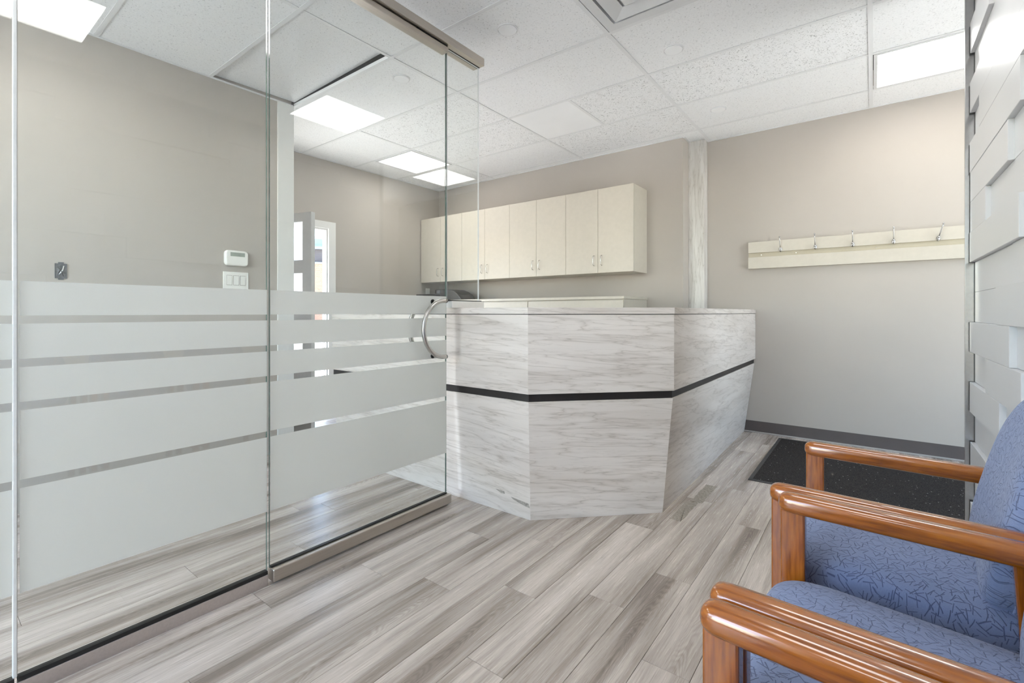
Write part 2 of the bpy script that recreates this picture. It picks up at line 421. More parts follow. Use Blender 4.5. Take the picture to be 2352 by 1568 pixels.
# ------------------------------------------------------------------ floor
fl = MB().box(XF - 0.1, XE + 0.1, YS - 0.1, YB2 + 0.15, -0.12, -0.004).obj('floor', 'subfloor')
struct(fl, 'grey oak look plank floor')
PW, PL = 0.1487, 1.215
seams = {-9: .85, -8: 0.85, -7: 1.235, -6: 1.748, -5: 1.33, -4: 1.878, -3: 1.49, -2: 2.322, -1: 1.641, 0: 1.946}
protos = {}
def plank(x0, x1, y0, y1):
    key = (round(x1 - x0, 4), round(y1 - y0, 4)); g = 0.0006
    w_, h_ = (x1 - x0) / 2 - g, (y1 - y0) / 2 - g
    loc = ((x0 + x1) / 2, (y0 + y1) / 2, 0)
    if key not in protos:
        m = MB(); c = 0.0008
        lo = [(-w_, -h_, -0.004), (w_, -h_, -0.004), (w_, h_, -0.004), (-w_, h_, -0.004)]
        mi = [(-w_, -h_, -c), (w_, -h_, -c), (w_, h_, -c), (-w_, h_, -c)]
        hi = [(-w_ + c, -h_ + c, 0), (w_ - c, -h_ + c, 0), (w_ - c, h_ - c, 0), (-w_ + c, h_ - c, 0)]
        m.rings([lo, mi, hi]); o = m.obj('plank', 'floor', fl); o.location = loc; protos[key] = o
    else: o = share(protos[key], 'plank', loc, fl)
    return o
k0 = int((XF + 0.729) / PW) - 2
for k in range(k0, 19):
    xa, xb = -0.729 + (k) * PW, -0.729 + (k + 1) * PW
    xa_, xb_ = max(xa, XF), min(xb, XE)
    if xb_ - xa_ < 0.02: continue
    s0 = seams.get(k, random.random() * PL)
    y = s0 - PL * math.ceil((s0 - YS) / PL)
    while y < YB2:
        a, b = max(y, YS), min(y + PL, YB2)
        if b - a > 0.03: plank(xa_, xb_, a, b)
        y += PL

# ------------------------------------------------------------------ ceiling: slab, tee bars, tiles
ce = MB().box(XF - 0.1, XE + 0.1, YS - 0.1, YB2 + 0.15, CZ + 0.30, CZ + 0.40).obj('ceiling', 'plenum')
struct(ce, 'suspended ceiling of white tiles in a tee bar grid')
mains = [-4.941, -3.708, -2.475, -1.245, -0.012, 1.221, 2.454]
cross = [1.3415 + 0.6115 * k for k in range(-6, 7)]
TW = 0.012
def clipx(a, b): return max(a, XF), min(b, XE)
LIGHTS = {(3, 4): 'hi', (3, 7): 'hi', (0, 9): 'hi', (4, 10): 'lo', (3, 1): 'hi', (1, 4): 'hi', (1, 2): 'hi'}  # some cells hold unseen panels added only to brighten the room
DIFF = (3, 7)
bold = {(3, 9), (1, 8), (1, 9), (2, 10), (0, 10)}
tile_cache = {}
def tile(x0, x1, y0, y1, mat, lift=None):
    x0 += 0.004; x1 -= 0.004; y0 += 0.004; y1 -= 0.004
    cx_, cy_ = (x0 + x1) / 2, (y0 + y1) / 2; w_, h_ = (x1 - x0) / 2, (y1 - y0) / 2
    key = (round(w_, 3), round(h_, 3), mat)
    if lift is None and key in tile_cache: return share(tile_cache[key], 'ceiling_tile', (cx_, cy_, CZ), ce)
    lz = lift or (0, 0, 0, 0)
    lo = [(-w_, -h_, lz[0] + .003), (w_, -h_, lz[1] + .003), (w_, h_, lz[2] + .003), (-w_, h_, lz[3] + .003)]
    hi = [(p[0], p[1], p[2] + 0.016) for p in lo]
    o = MB().hexa(lo, hi).obj('ceiling_tile', mat, ce); o.location = (cx_, cy_, CZ)
    if lift is None: tile_cache[key] = o
    return o
for i in range(len(mains) - 1):
    for j in range(len(cross) - 1):
        x0, x1 = clipx(mains[i], mains[i + 1]); y0, y1 = max(cross[j], YS), min(cross[j + 1], YB2)
        if x1 - x0 < 0.05 or y1 - y0 < 0.03: continue
        if i == 0 and y1 < 1.96: continue
        mat = 'tile_bold' if (i, j) in bold else 'tile'
        key = (i, j)
        if key in LIGHTS:
            xm = mains[i] + 0.6165
            if LIGHTS[key] == 'hi':
                if key != DIFF: tile(x0, xm, y0, y1, mat)
            else: tile(xm, x1, y0, y1, mat)
        elif key == (2, 9):
            tile(x0, -1.877, y0, y1, 'tile_plain'); tile(-1.877, x1, y0, y1, 'tile_bold')
        elif i == 1 and y1 < 1.96:
            tile(XL + 0.004, x1, y0, y1, mat, (0.02, 0.0, 0.06, 0.032) if j == 6 else None)
        else: tile(x0, x1, y0, y1, mat)
def tee(x0, x1, y0, y1):
    m = MB().box(x0, x1, y0, y1, CZ - 0.001, CZ + 0.0015)
    if x1 - x0 < y1 - y0: m.box((x0 + x1) / 2 - .001, (x0 + x1) / 2 + .001, y0, y1, CZ + .0015, CZ + .03)
    else: m.box(x0, x1, (y0 + y1) / 2 - .001, (y0 + y1) / 2 + .001, CZ + .0015, CZ + .03)
    return m.obj('tee_bar', 'tee', ce)
for x in mains[1:-1]:
    tee(x - TW, x + TW, (1.95 if x < -3.5 else YS), YB2 if x > -1.3 else YB1)
for j, y in enumerate(cross):
    if y < YS + 0.02 or y > YB2: continue
    for i in range(len(mains) - 1):
        x0, x1 = clipx(mains[i], mains[i + 1])
        if y < 1.9 and i == 0: continue
        if y < 1.9 and i == 1: x0 = XL
        tee(x0 + TW if x0 in mains else x0, x1 - TW if x1 in mains else x1, y - TW, y + TW)
for (i, j) in list(LIGHTS) + [(2, 9)]:
    xm = mains[i] + 0.6165 if (i, j) != (2, 9) else -1.877
    tee(xm - TW, xm + TW, cross[j] + TW, cross[j + 1] - TW)
for a in ((XL, XL + .022, YS, 1.93), (XF, XF + .022, 1.93, YB1), (XF, -1.42, YB1 - .022, YB1), (-1.27, XE, YB2 - .022, YB2), (-1.42, -1.398, YB1, 4.675), (XP - .02, XP, YS, 3.22)):
    MB().box(a[0], a[1], a[2], a[3], CZ - .002, CZ + .002).obj('wall_angle', 'tee', ce)

# ------------------------------------------------------------------ walls
TOP = CZ + 0.3
struct(MB().box(XL - .10, XL, YS, 1.93, 0, TOP).obj('wall_left', 'wall'), 'greige wall seen through the glass partition')
struct(MB().box(XF - .1, XL - .10, 1.83, 1.93, 0, TOP).obj('wall_left_return', 'wall'), 'short greige wall return')
ST = MB().box(XL, XL + .012, 1.815, 1.942, 0, CZ).box(XL - .10, XL, 1.93, 1.942, 0, CZ).obj('trim_1', 'wall_white'); struct(ST, 'pale corner board at the end of the left wall')
DY0, DY1, DZ = 2.03, 2.86, 2.0
wf = MB().box(XF - .075, XF, 1.83, DY0, 0, TOP).box(XF - .075, XF, DY1, YB1 + .1, 0, TOP).box(XF - .075, XF, DY0, DY1, DZ, TOP)
struct(wf.obj('wall_far_left', 'wall'), 'greige office side wall with the open exterior door')
struct(MB().box(XF, -1.42, YB1, YB1 + .37, 0, TOP).obj('wall_back_office', 'wall'), 'greige office back wall behind the cabinets')
struct(MB().box(-1.42, XE + .1, YB2, YB2 + .1, 0, TOP).obj('wall_back', 'wall'), 'greige back wall with the coat rack')
struct(MB().box(-1.42, -1.272, 4.675, YB2, 0, CZ).obj('trim_2', 'marble_v', bevel=.002), 'marble laminate clad pilaster between the two back walls')
struct(MB().box(XE, XE + .1, 2.3, 2.85, 0, TOP).box(XE, XE + .1, 4.15, YB2, 0, TOP).box(XE, XE + .1, 2.85, 4.15, 2.62, TOP).obj('wall_entrance', 'wall'), 'entrance side wall')
struct(MB().box(XP + .12, XE, 2.2, 2.3, 0, TOP).obj('wall_entrance_near', 'wall'), 'wall on the near side of the entrance')
wfr = MB().box(XL - .1, -3.5, YS - .1, YS, 0, TOP).box(-.95, XP + .12, YS - .1, YS, 0, TOP).box(-3.5, -.95, YS - .1, YS, 2.6, TOP).box(-3.5, -.95, YS - .1, YS, 0, 0.12)
struct(wfr.obj('wall_front', 'wall'), 'front wall with the unseen window added for daylight')
win = MB(); wx = (-3.5, -2.25, -1.0)  # window added behind the camera to bring daylight into the room
for x in wx: win.box(x, x + .05, YS - .08, YS - .02, .12, 2.6)
win.box(-3.5, -.95, YS - .08, YS - .02, .12, .17); win.box(-3.5, -.95, YS - .08, YS - .02, 2.55, 2.6)
wo_ = struct(win.obj('fill_window', 'trim_metal'), 'frame of an unseen shop front window added to light the room')
for a, b in zip(wx, wx[1:]): MB().box(a + .05, b, YS - .055, YS - .045, .17, 2.55).obj('pane', 'glass', wo_)
w2 = MB()  # glazed entrance added out of view as a daylight opening on the right
for y in (2.85, 3.10, 4.10): w2.box(XE + .02, XE + .07, y, y + .05, 0, 2.62)
w2.box(XE + .02, XE + .07, 2.90, 4.10, 2.57, 2.62).box(XE + .02, XE + .07, 2.90, 4.10, 0, .08).box(XE + .02, XE + .07, 3.15, 4.10, 2.12, 2.17)
w2 = struct(w2.obj('fill_entrance', 'trim_metal'), 'unseen glazed entrance door with a side light, added to let daylight in')
for a, b in ((2.90, 3.10), (3.15, 4.10)): MB().box(XE + .04, XE + .05, a, b, .08, 2.57).obj('pane', 'glass', w2)

# boarded white wall on the right
wr = struct(MB().box(XP, XP + .12, YS, 3.222, 0, TOP).obj('wall_right', 'board'), 'white wall of staggered raised boards')
RH = 0.1463; Z0 = 1.047 - 7 * RH
joints = {  # z row index counted from Z0 (row 7 starts at 1.047)
    16: [(2.74, .026, .009)], 15: [(2.45, .009, .026)], 14: [(1.95, .027, .010)], 13: [(2.95, .008, .028)], 12: [(2.204, .028, .010)],
    11: [(2.392, .026, .009)], 10: [(2.814, .026, .009)], 9: [(2.222, .028, .014)], 8: [(2.40, .009, .014)], 7: [(2.588, .009, .028)],
    6: [(2.359, .028, .009)], 5: [(2.794, .009, .028)], 4: [(2.524, .028, .009)], 3: [(2.70, .009, .015)], 2: [(2.45, .026, .009)], 1: [(2.8, .009, .026)], 0: [(2.3, .026, .009)],
}
for r in range(-1, 19):
    za, zb = Z0 + r * RH, Z0 + (r + 1) * RH
    za = max(za, 0.0); zb = min(zb, CZ - 0.004)
    if zb - za < 0.01: continue
    far = 3.205; jl = joints.get(r, [(2.6, .009, .026)])
    segs = []; pr = jl[0][1]; y1 = far; y0 = jl[0][0]; segs.append((y0, y1, pr)); y1 = y0; pr = jl[0][2]
    while y1 > YS + 0.05:
        y0 = max(YS, y1 - random.choice((0.45, 0.6, 0.75, 0.9, 1.05))); segs.append((y0, y1, pr)); y1 = y0
        pr = random.choice([p for p in (.009, .018, .028) if abs(p - pr) > .005])
    for (a, b, p) in segs:
        MB().box(XP - p, XP, a + .0004, b - .0004, za + .0004, zb - .0004).obj('wall_board', 'board', wr, bevel=.0012, seg=1)
struct(MB().box(.362, XP + .13, 3.222, 3.240, 0, CZ).obj('trim_3', 'trim_metal', bevel=.001), 'satin metal edge strip at the end of the boarded wall')

# base boards
struct(MB().hexa([(-.944, YB2 - .012, .012), (XE, YB2 - .012, .012), (XE, YB2, .012), (-.944, YB2, .012)], [(-.932, YB2 - .006, .104), (XE, YB2 - .006, .104), (XE, YB2, .104), (-.932, YB2, .104)]).obj('baseboard_back', 'base'), 'dark vinyl baseboard')
struct(MB().box(-.95, XE, YB2 - .022, YB2, 0, .012).obj('trim_4', 'base_strip', bevel=.003), 'pale bead along the foot of the dark baseboard')
struct(MB().box(XF, XF + .01, DY1 + .09, YB1, 0, .1).obj('baseboard_left', 'base'), 'dark vinyl baseboard in the office')

# exterior door: casing and open leaf with three obscured lites
dc = MB()
dc.box(XF, XF + .018, DY1, DY1 + .085, 0, DZ + .075).box(XF, XF + .018, DY0 - .085, DY0, 0, DZ + .075).box(XF, XF + .018, DY0, DY1, DZ, DZ + .075)
dc.box(XF - .075, XF, DY1 - .02, DY1, 0, DZ).box(XF - .075, XF, DY0, DY0 + .02, 0, DZ).box(XF - .075, XF, DY0 + .02, DY1 - .02, DZ - .02, DZ)
dc.box(XF - .055, XF - .03, DY1 - .03, DY1 - .02, 0, DZ - .02)
d1 = struct(dc.obj('door_1', 'wall_white', bevel=.002), 'white cased exterior doorway standing open')
leaf = empty('door_leaf', (XF + .02, DY0 + .02, 0), math.atan2(.21, .73)); leaf.parent = d1
LW = .76; lx0, lx1 = .22, .66
zs = [(.60, .98), (1.10, 1.445), (1.56, 1.905)]
lm = MB().box(0, lx0, -.022, .022, .02, 1.985).box(lx1, LW, -.022, .022, .02, 1.985)
zz = [.02] + [z for p in zs for z in p] + [1.985]
for a in range(0, len(zz), 2): lm.box(lx0, lx1, -.022, .022, zz[a], zz[a + 1])
lo_ = lm.obj('leaf_panel', 'door_grey', leaf)
for (a, b) in zs: MB().box(lx0, lx1, -.004, .004, a, b).obj('lite', 'lite', leaf)
kn = MB().tube([(.70, -.02, 1.0), (.70, -.06, 1.0), (.60, -.065, 1.0)], .009, 10).obj('lever_handle', 'steel', leaf, smooth=True)

# outside
struct(MB().box(-60, 30, -40, 60, -.5, -.14).obj('ground', 'asphalt'), 'asphalt outside')
bd = thing('brick_building', 'orange brick building with a dark upper storey seen through the open door', 'building', (-28, 16.7, -.14), math.radians(-25))
MB().box(-8, .2, -9, 9, 0, 4.32).obj('brick_wall', 'brick', bd)
MB().box(-8.05, .25, -9.05, 9.05, 4.32, 4.42).obj('ledge', 'roof_unit', bd)
MB().box(-8, 0, -9, 9, 4.42, 5.25).obj('upper_storey', 'dark_clad', bd)
MB().box(-8.3, .3, -9.3, 9.3, 5.25, 5.38).obj('roof_edge', 'roof_unit', bd)
for yy in (-4.0, -1.6, .2, 2.2, 5.0): MB().box(-.05, .03, yy, yy + .5, 4.55, 5.15).obj('window', 'frame_white', bd)
MB().box(-4, -1, -6, 7, 5.38, 5.65).box(-3.4, -1.5, -1.5, 2.8, 5.65, 6.15).obj('roof_unit', 'roof_unit', bd)

# ------------------------------------------------------------------ ceiling fittings
def led(x0, y0, label):
    t = thing('led_panel_light', label, 'ceiling light', (x0 + .3083, y0 + .3058, CZ), 0, 'square led ceiling panels')
    a, b, c = .292, .290, .272
    fr = MB()
    fr.box(-a, a, -b, -c, -.004, .012).box(-a, a, c, b, -.004, .012).box(-a, -c, -c, c, -.004, .012).box(c, a, -c, c, -.004, .012)
    fr.obj('frame', 'frame_white', t); MB().box(-c, c, -c, c, .001, .010).obj('light_diffuser', 'panel_light', t)
    return t
led(mains[4], cross[10], 'lit square ceiling panel above the coat rack')
led(mains[1] - .6165, cross[9], 'lit square ceiling panel over the office corner, left of the cabinets')
led(mains[4] - .6165, cross[4], 'lit square ceiling panel mirrored at the top left of the glass partition')
led(mains[4] - .6165, cross[7], 'lit square ceiling panel mirrored in the glass door, beside the air diffuser')
led(mains[4] - .6165, cross[1], 'lit square ceiling panel added out of view as fill light in the waiting room')  # unseen panel, added to brighten the waiting room
led(mains[2] - .6165, cross[4], 'lit square ceiling panel added out of view as fill light behind the glass partition, nearer the left wall switches')  # unseen panel, added because the space behind the glass came out dark
led(mains[2] - .6165, cross[2], 'lit square ceiling panel added out of view as fill light behind the glass partition, nearer the front wall')  # further unseen panel added to lift the near left wall

t = thing('air_diffuser', 'white square louvred air diffuser set in the ceiling', 'air vent', (mains[3] + .3083, cross[7] + .3058, CZ))
def ring(o, i, z0, z1, name):
    m = MB()
    a = [(-o, -o), (o, -o), (o, o), (-o, o)]; b = [(-i, -i), (i, -i), (i, i), (-i, i)]
    for k in range(4):
        p, q, r_, s_ = a[k], a[(k + 1) % 4], b[(k + 1) % 4], b[k]
        m.hexa([(p[0], p[1], z0), (q[0], q[1], z0), (r_[0], r_[1], z1), (s_[0], s_[1], z1)], [(p[0], p[1], z0 + .004), (q[0], q[1], z0 + .004), (r_[0], r_[1], z1 + .004), (s_[0], s_[1], z1 + .004)])
    return m.obj(name, 'frame_white', t)
ring(.292, .240, -.002, .0, 'frame'); ring(.222, .142, -.004, .010, 'louvre'); ring(.240, .236, .0, .05, 'collar')
MB().hexa([(-.12, -.12, -.004), (.12, -.12, -.004), (.12, .12, -.004), (-.12, .12, -.004)], [(-.09, -.09, .028), (.09, -.09, .028), (.09, .09, .028), (-.09, .09, .028)]).obj('core', 'frame_white', t)
MB().box(-.292, .292, -.292, .292, .05, .06).obj('plenum_box', 'frame_white', t)

for (x, y, lb) in ((-1.692, 2.173, 'round white ceiling cap nearest the end of the header rail'), (-2.641, 2.173, 'round white ceiling cap seen through the glass door'), (-.994, 2.971, 'round white ceiling cap beside the air diffuser'), (-.998, 4.068, 'round white ceiling cap nearest the pilaster')):
    c = thing('ceiling_cap', lb, 'cap', (x, y, CZ), 0, 'round ceiling caps')
    MB().disc((0, 0, -.004), .053, .007, 40).obj('cover', 'tile_plain', c, bevel=.001)
    rr = []
    for (r, z) in ((.056, -.001), (.062, -.001), (.062, .003), (.056, .003)): rr.append([(r * math.cos(q * math.pi / 20), r * math.sin(q * math.pi / 20), z) for q in range(40)])
    MB().rings(rr + [rr[0]], cap=False).obj('rim', 'tee', c)

# ------------------------------------------------------------------ glass partition
BANDS = [(1.086, 1.185), (.962, 1.0626), (.839, .938), (.617, .815), (.294, .593)]
def glass_pane(y0, y1, z0, z1, parent, x=XG, name='pane', edge='glass_edge'):
    m = MB().box(x - .005, x + .005, y0, y1, z0, z1)
    m.mi = [1, 1, 1, 0, 1, 0]
    return m.obj(name, ['glass', edge], parent)
def bands(y0, y1, parent, x=XG):
    for (a, b) in BANDS: MB().box(x + .0052, x + .0058, y0, y1, a, b).obj('frosted_band', 'film', parent)
def fixed(y0, y1, label, seal):
    p = thing('glass_panel', label, 'glass panel')
    glass_pane(y0, y1, .03, 2.602, p); bands(y0 + .004, y1 - .001, p)
    MB().box(XG - .014, XG + .014, y0, y1, 0.0, .044).obj('floor_channel', 'channel', p, bevel=.0015)
    MB().box(XG - .011, XG + .011, y0, y1, .0445, .058).obj('gasket', 'black', p)
    if seal: MB().box(XG - .007, XG + .0075, y1 - .003, y1 + .006, .058, 2.60).obj('edge_seal', 'seal', p, bevel=.002)
    return p
fixed(YS + .01, .207, 'fixed clear glass panel with frosted stripes at the left picture edge', True)
fixed(.214, .911, 'wide fixed glass panel with frosted stripes next to the glass door', False)
gd = thing('glass_door', 'frameless glass door with frosted stripes, steel bottom rail and curved handle', 'glass door')
glass_pane(.922, 1.915, .062, 2.597, gd); bands(.924, 1.913, gd)
MB().box(XG - .026, XG + .034, .924, 1.928, .012, .063).obj('bottom_rail', 'nickel', gd, bevel=.004)
MB().box(XG - .009, XG + .009, .926, 1.915, .063, .068).obj('rail_gasket', 'black', gd)
MB().box(XG - .026, XG + .026, .924, 1.913, 2.570, 2.597).obj('top_rail', 'nickel', gd, bevel=.002)
def handle(side):
    x = XG + side * .055
    yt, zc, rr = 1.867, 1.004, .155
    pts = [(x, yt, zc + rr)]
    for k in range(25):
        a = math.radians(90 + 180 * k / 24); pts.append((x, yt - .018 + .150 * math.cos(a), zc + rr * math.sin(a)))
    pts.append((x, yt, zc - rr))
    h = MB().tube(pts, .0122, 14).obj('handle', 'steel', gd, smooth=True)
    for s_ in (1, -1):
        a = math.radians(90 + 16); yy, zz_ = yt - .018 + .150 * math.cos(a), zc + s_ * rr * math.sin(a)
        MB().tube([(x, yy, zz_), (XG + side * .004, yy, zz_)], [.008, .009], 12).obj('standoff', 'steel', h, smooth=True)
        MB().tube([(XG + side * .0062, yy, zz_), (XG + side * .010, yy, zz_)], .014, 16).obj('washer', 'black', h)
handle(1); handle(-1)
gp = thing('glass_panel', 'narrow clear glass screen standing on the reception counter', 'glass panel')
glass_pane(1.922, 2.195, 1.166, 2.602, gp, edge='seal')
MB().box(XG - .03, XG + .03, 1.935, 2.215, 1.121, 1.160).obj('base_block', 'white_plastic', gp, bevel=.001)
MB().box(XG - .012, XG + .018, 1.918, 2.205, 1.1602, 1.166).obj('gasket', 'black', gp)
hr = thing('header_rail', 'brushed metal header rail along the top of the glass partition', 'rail')
MB().box(XG - .045, XG + .045, YS + .01, 2.20, 2.604, 2.650).obj('rail_body', 'nickel', hr, bevel=.001)
MB().box(XG - .010, XG + .010, 1.925, 2.198, 2.6025, 2.606).obj('track_slot', 'black', hr)
MB().box(XG + .006, XG + .026, 1.68, 1.905, 2.600, 2.605).obj('track_slot', 'black', hr)
MB().box(XG + .010, XG + .013, YS + .02, 1.68, 2.603, 2.605).obj('track_slot', 'black', hr)

# ------------------------------------------------------------------ reception desk
dk = thing('reception_desk', 'angled marble laminate reception desk with a black shadow groove', 'desk')
U = [(-3.2, 1.98), (-1.409, 1.98), (-.853, 2.558), (-.853, YB2 - .002)]
Lt = [(-3.2, 1.988), (-1.412, 1.988), (-.861, 2.561), (-.861, YB2 - .002)]
Lb = [(-3.2, 2.035), (-1.432, 2.035), (-.915, 2.553), (-.944, YB2 - .014)]
def inn(P, d):
    s2 = d * math.tan(math.radians(22.5))
    return [(P[0][0], P[0][1] + d), (P[1][0] - s2, P[1][1] + d), (P[2][0] - d, P[2][1] + s2), (P[3][0] - d, P[3][1])]
ZG0, ZG1, ZT0, ZT1 = .631, .672, 1.086, 1.120
def face(k, A, B, za, zb, d, name, mat, bev=.0006):
    Ai, Bi = inn(A, d), inn(B, d)
    e = .0004
    def P(Q, k, z): return (Q[k][0], Q[k][1], z)
    lo = [P(A, k, za), P(A, k + 1, za), P(Ai, k + 1, za), P(Ai, k, za)]
    hi = [P(B, k, zb), P(B, k + 1, zb), P(Bi, k + 1, zb), P(Bi, k, zb)]
    return MB().hexa(lo, hi).obj(name, mat, dk, bevel=bev, seg=1)
for k in range(3):
    face(k, U, U, ZG1, ZT0 - .0035, .02, 'upper_panel', 'marble')
    lp = face(k, Lb, Lt, 0.0, ZG0, .02, 'lower_panel', 'marble')
    G = inn(U, .0135); face(k, G, G, ZG0 + .0005, ZG1 - .0005, .01, 'shadow_groove', 'groove')
    G2 = inn(U, .003); face(k, G2, G2, ZT0 - .0036, ZT0, .02, 'top_gap', 'groove', 0)
    if k == 0:
        def on(u, v):  # point on the leaning left panel: u along x, v height
            f = v / ZG0; return (u, Lb[0][1] * (1 - f) + Lt[0][1] * f - .0008, v)
        for poly in ([(-1.663, .118), (-1.60, .118), (-1.598, .104), (-1.625, .102)], [(-1.555, .098), (-1.44, .088), (-1.434, .066), (-1.47, .070), (-1.545, .088)]):
            lo = [on(*p) for p in poly]; MB().hexa(lo, [(p[0], p[1] + .0006, p[2]) for p in lo]).obj('scuff', 'scuff', lp)
O = inn(U, -.004); I = inn(U, .36)
top = O + list(reversed(I))
ct = MB().hexa([(p[0], min(p[1], YB2 - .001), ZT0) for p in top], [(p[0], min(p[1], YB2 - .001), ZT1) for p in top]).obj('countertop', 'marble', dk, bevel=.0012, seg=2)
ib = inn(U, .36)
for k in range(3): face(k, inn(U, .14), inn(U, .14), 0.005, ZT0 - .002, .015, 'carcass_board', 'cream')
MB().box(-3.2, -3.182, 2.06, 2.33, 0, ZT0 - .001).obj('end_panel', 'marble', dk)

# ------------------------------------------------------------------ cabinets and back counter
def bar_handle(parent, x, z, y, h=.10):
    m = MB().tube([(x, y, z - h / 2), (x, y - .022, z - h / 2 + .006), (x, y - .027, z - h / 2 + .016), (x, y - .027, z + h / 2 - .016), (x, y - .022, z + h / 2 - .006), (x, y, z + h / 2)], .0035, 8)
    return m.obj('handle', 'steel', parent, smooth=True)
CW = (4.686 - 1.77) / 4
names = ['cream wall cabinet at the right end of the row', 'cream wall cabinet, second from the right end of the row', 'cream wall cabinet half behind the glass screen, third from the right', 'cream wall cabinet in the left corner behind the glass door']
ZC0, ZC1, YCF = 1.478, 2.298, 4.195
for k in range(4):
    xr = -1.77 - k * CW; xl = xr - CW
    c = thing('wall_cabinet', names[k], 'cabinet', ((xl + xr) / 2, YB1, ZC0), 0, 'cream wall cabinets in a row')
    hw = CW / 2; d = YB1 - YCF
    m = MB(); th = .018
    m.box(-hw + .0005, -hw + th, -d, -.001, 0, ZC1 - ZC0).box(hw - th, hw - .0005, -d, -.001, 0, ZC1 - ZC0).box(-hw + th, hw - th, -d, -.001, 0, th).box(-hw + th, hw - th, -d, -.001, ZC1 - ZC0 - th, ZC1 - ZC0).box(-hw + th, hw - th, -.012, -.001, th, ZC1 - ZC0 - th)
    m.obj('body', 'cream', c, bevel=.0008, seg=1)
    for s_ in (-1, 1):
        x0, x1 = (-hw + .0012, -.001) if s_ < 0 else (.001, hw - .0012)
        dr = MB().box(x0, x1, -d - .0185, -d - .0008, .001, ZC1 - ZC0 - .001).obj('door', 'cream', c, bevel=.001, seg=1)
        bar_handle(dr, s_ * .042, .122, -d - .0185)
FX = [-1.77, -2.82, -3.87, -4.69]
lab2 = ['cream low cabinet at the right end behind the reception counter', 'cream low cabinet in the middle behind the reception counter', 'cream low cabinet in the left corner under the black machine']
YF = 3.975; ZW = 1.215
for k in range(3):
    xr, xl = FX[k], FX[k + 1]; hw = (xr - xl) / 2
    c = thing('low_cabinet', lab2[k], 'cabinet', ((xl + xr) / 2, YB1, 0), 0, 'cream low cabinets')
    d = YB1 - YF
    MB().box(-hw + .001, hw - .001, -d, -.001, .08, ZW).box(-hw + .02, hw - .02, -d + .05, -.02, 0, .08).obj('body', 'cream', c, bevel=.001, seg=1)
    for r, (a, b) in enumerate(((.96, 1.205), (.52, .955), (.09, .515))):
        dr = MB().box(-hw + .003, hw - .003, -d - .0185, -d - .001, a, b).obj('drawer', 'cream', c, bevel=.001, seg=1)
        m = MB().tube([(-.05, -d - .0185, b - .07), (-.046, -d - .042, b - .07), (.046, -d - .042, b - .07), (.05, -d - .0185, b - .07)], .0035, 8); m.obj('handle', 'steel', dr, smooth=True)
tag(MB().box(XF + .004, -1.765, YF - .022, YB1 - .001, ZW + .0005, ZW + .026).obj('worktop', 'cream', bevel=.001), 'thin cream worktop along the low cabinets', 'worktop')
# black machine on the worktop
bm = thing('binding_machine', 'low black office machine with a rounded hood on the back worktop', 'office machine', (-4.10, 4.22, ZW + .0265))
MB().box(-.56, -.05, -.15, .13, .062, .082).obj('paper_tray', 'dark_plastic', bm, bevel=.004)
MB().box(-.52, -.10, -.12, .10, 0, .0615).obj('base', 'dark_plastic', bm, bevel=.006)
prof = [(-.12, 0), (.24, 0), (.215, .028), (.17, .070), (.11, .105), (.04, .127), (-.04, .135), (-.12, .13)]
MB().hexa([(p[0], -.15, p[1]) for p in prof], [(p[0], .12, p[1]) for p in prof]).obj('hood', 'dark_plastic', bm, bevel=.008, seg=3)
MB().box(-.27, -.13, -.10, .08, .0825, .140).obj('lever_block', 'dark_plastic', bm, bevel=.012)
MB().box(-.19, -.128, -.145, -.105, .0825, .125).obj('side_bracket', 'galv', bm, bevel=.004)

# ------------------------------------------------------------------ wall devices
ox = thing('outlet_plate', 'small white outlet plate in the office corner under the wall cabinets', 'outlet', (XF, 4.304, 1.355))
MB().box(0.0005, .007, -.036, .036, -.058, .058).obj('plate', 'white_plastic', ox, bevel=.002)
for z in (.022, -.022): MB().box(.0072, .009, -.014, .014, z - .013, z + .013).obj('socket', 'white_plastic', ox, bevel=.001)
sp = thing('light_switch', 'white triple rocker switch plate under the thermostat', 'switch', (XL, 1.513, 1.327))
MB().box(.0005, .007, -.086, .086, -.061, .061).obj('plate', 'white_plastic', sp, bevel=.002)
for k in (-1, 0, 1):
    MB().box(.0071, .0082, k * .046 - .0185, k * .046 + .0185, -.036, .036).obj('rocker_frame', 'base_strip', sp)
    MB().hexa([(.0083, k * .046 - .016, -.033), (.0083, k * .046 + .016, -.033), (.0083, k * .046 + .016, .033), (.0083, k * .046 - .016, .033)], [(.010, k * .046 - .016, -.033), (.010, k * .046 + .016, -.033), (.0125, k * .046 + .016, .033), (.0125, k * .046 - .016, .033)]).obj('rocker', 'white_plastic', sp)
    for z in (.048, -.048): MB().tube([(.0072, k * .046, z), (.0082, k * .046, z)], .003, 8).obj('screw', 'tee', sp)
th_ = thing('thermostat', 'white rounded wall thermostat with a small screen', 'thermostat', (XL, 1.511, 1.487))
def rounded(hw, hh, r, n=6):
    p = []
    for cx_, cy_, a0 in ((hw - r, hh - r, 0), (-hw + r, hh - r, 90), (-hw + r, -hh + r, 180), (hw - r, -hh + r, 270)):
        for k in range(n + 1):
            a = math.radians(a0 + 90 * k / n); p.append((cx_ + r * math.cos(a), cy_ + r * math.sin(a)))
    return p
P = rounded(.079, .056, .026)
MB().rings([[(x, p[0] * s_, p[1] * s_) for p in P] for x, s_ in ((.0005, .98), (.018, 1.0), (.026, .97), (.030, .90))]).obj('body', 'white_plastic', th_, smooth=False)
MB().box(.0302, .0312, -.045, .052, .012, .040).obj('screen', 'lcd', th_)
MB().box(.0302, .0315, -.070, .070, -.046, .001).obj('flip_cover', 'white_plastic', th_, bevel=.001)
MB().tube([(.0300, -.060, .020), (.0325, -.060, .020)], .006, 14).obj('button', 'tee', th_)
eb = thing('electrical_box', 'open metal electrical box with loose wires in the left wall', 'electrical box', (XL, .580, 1.331))
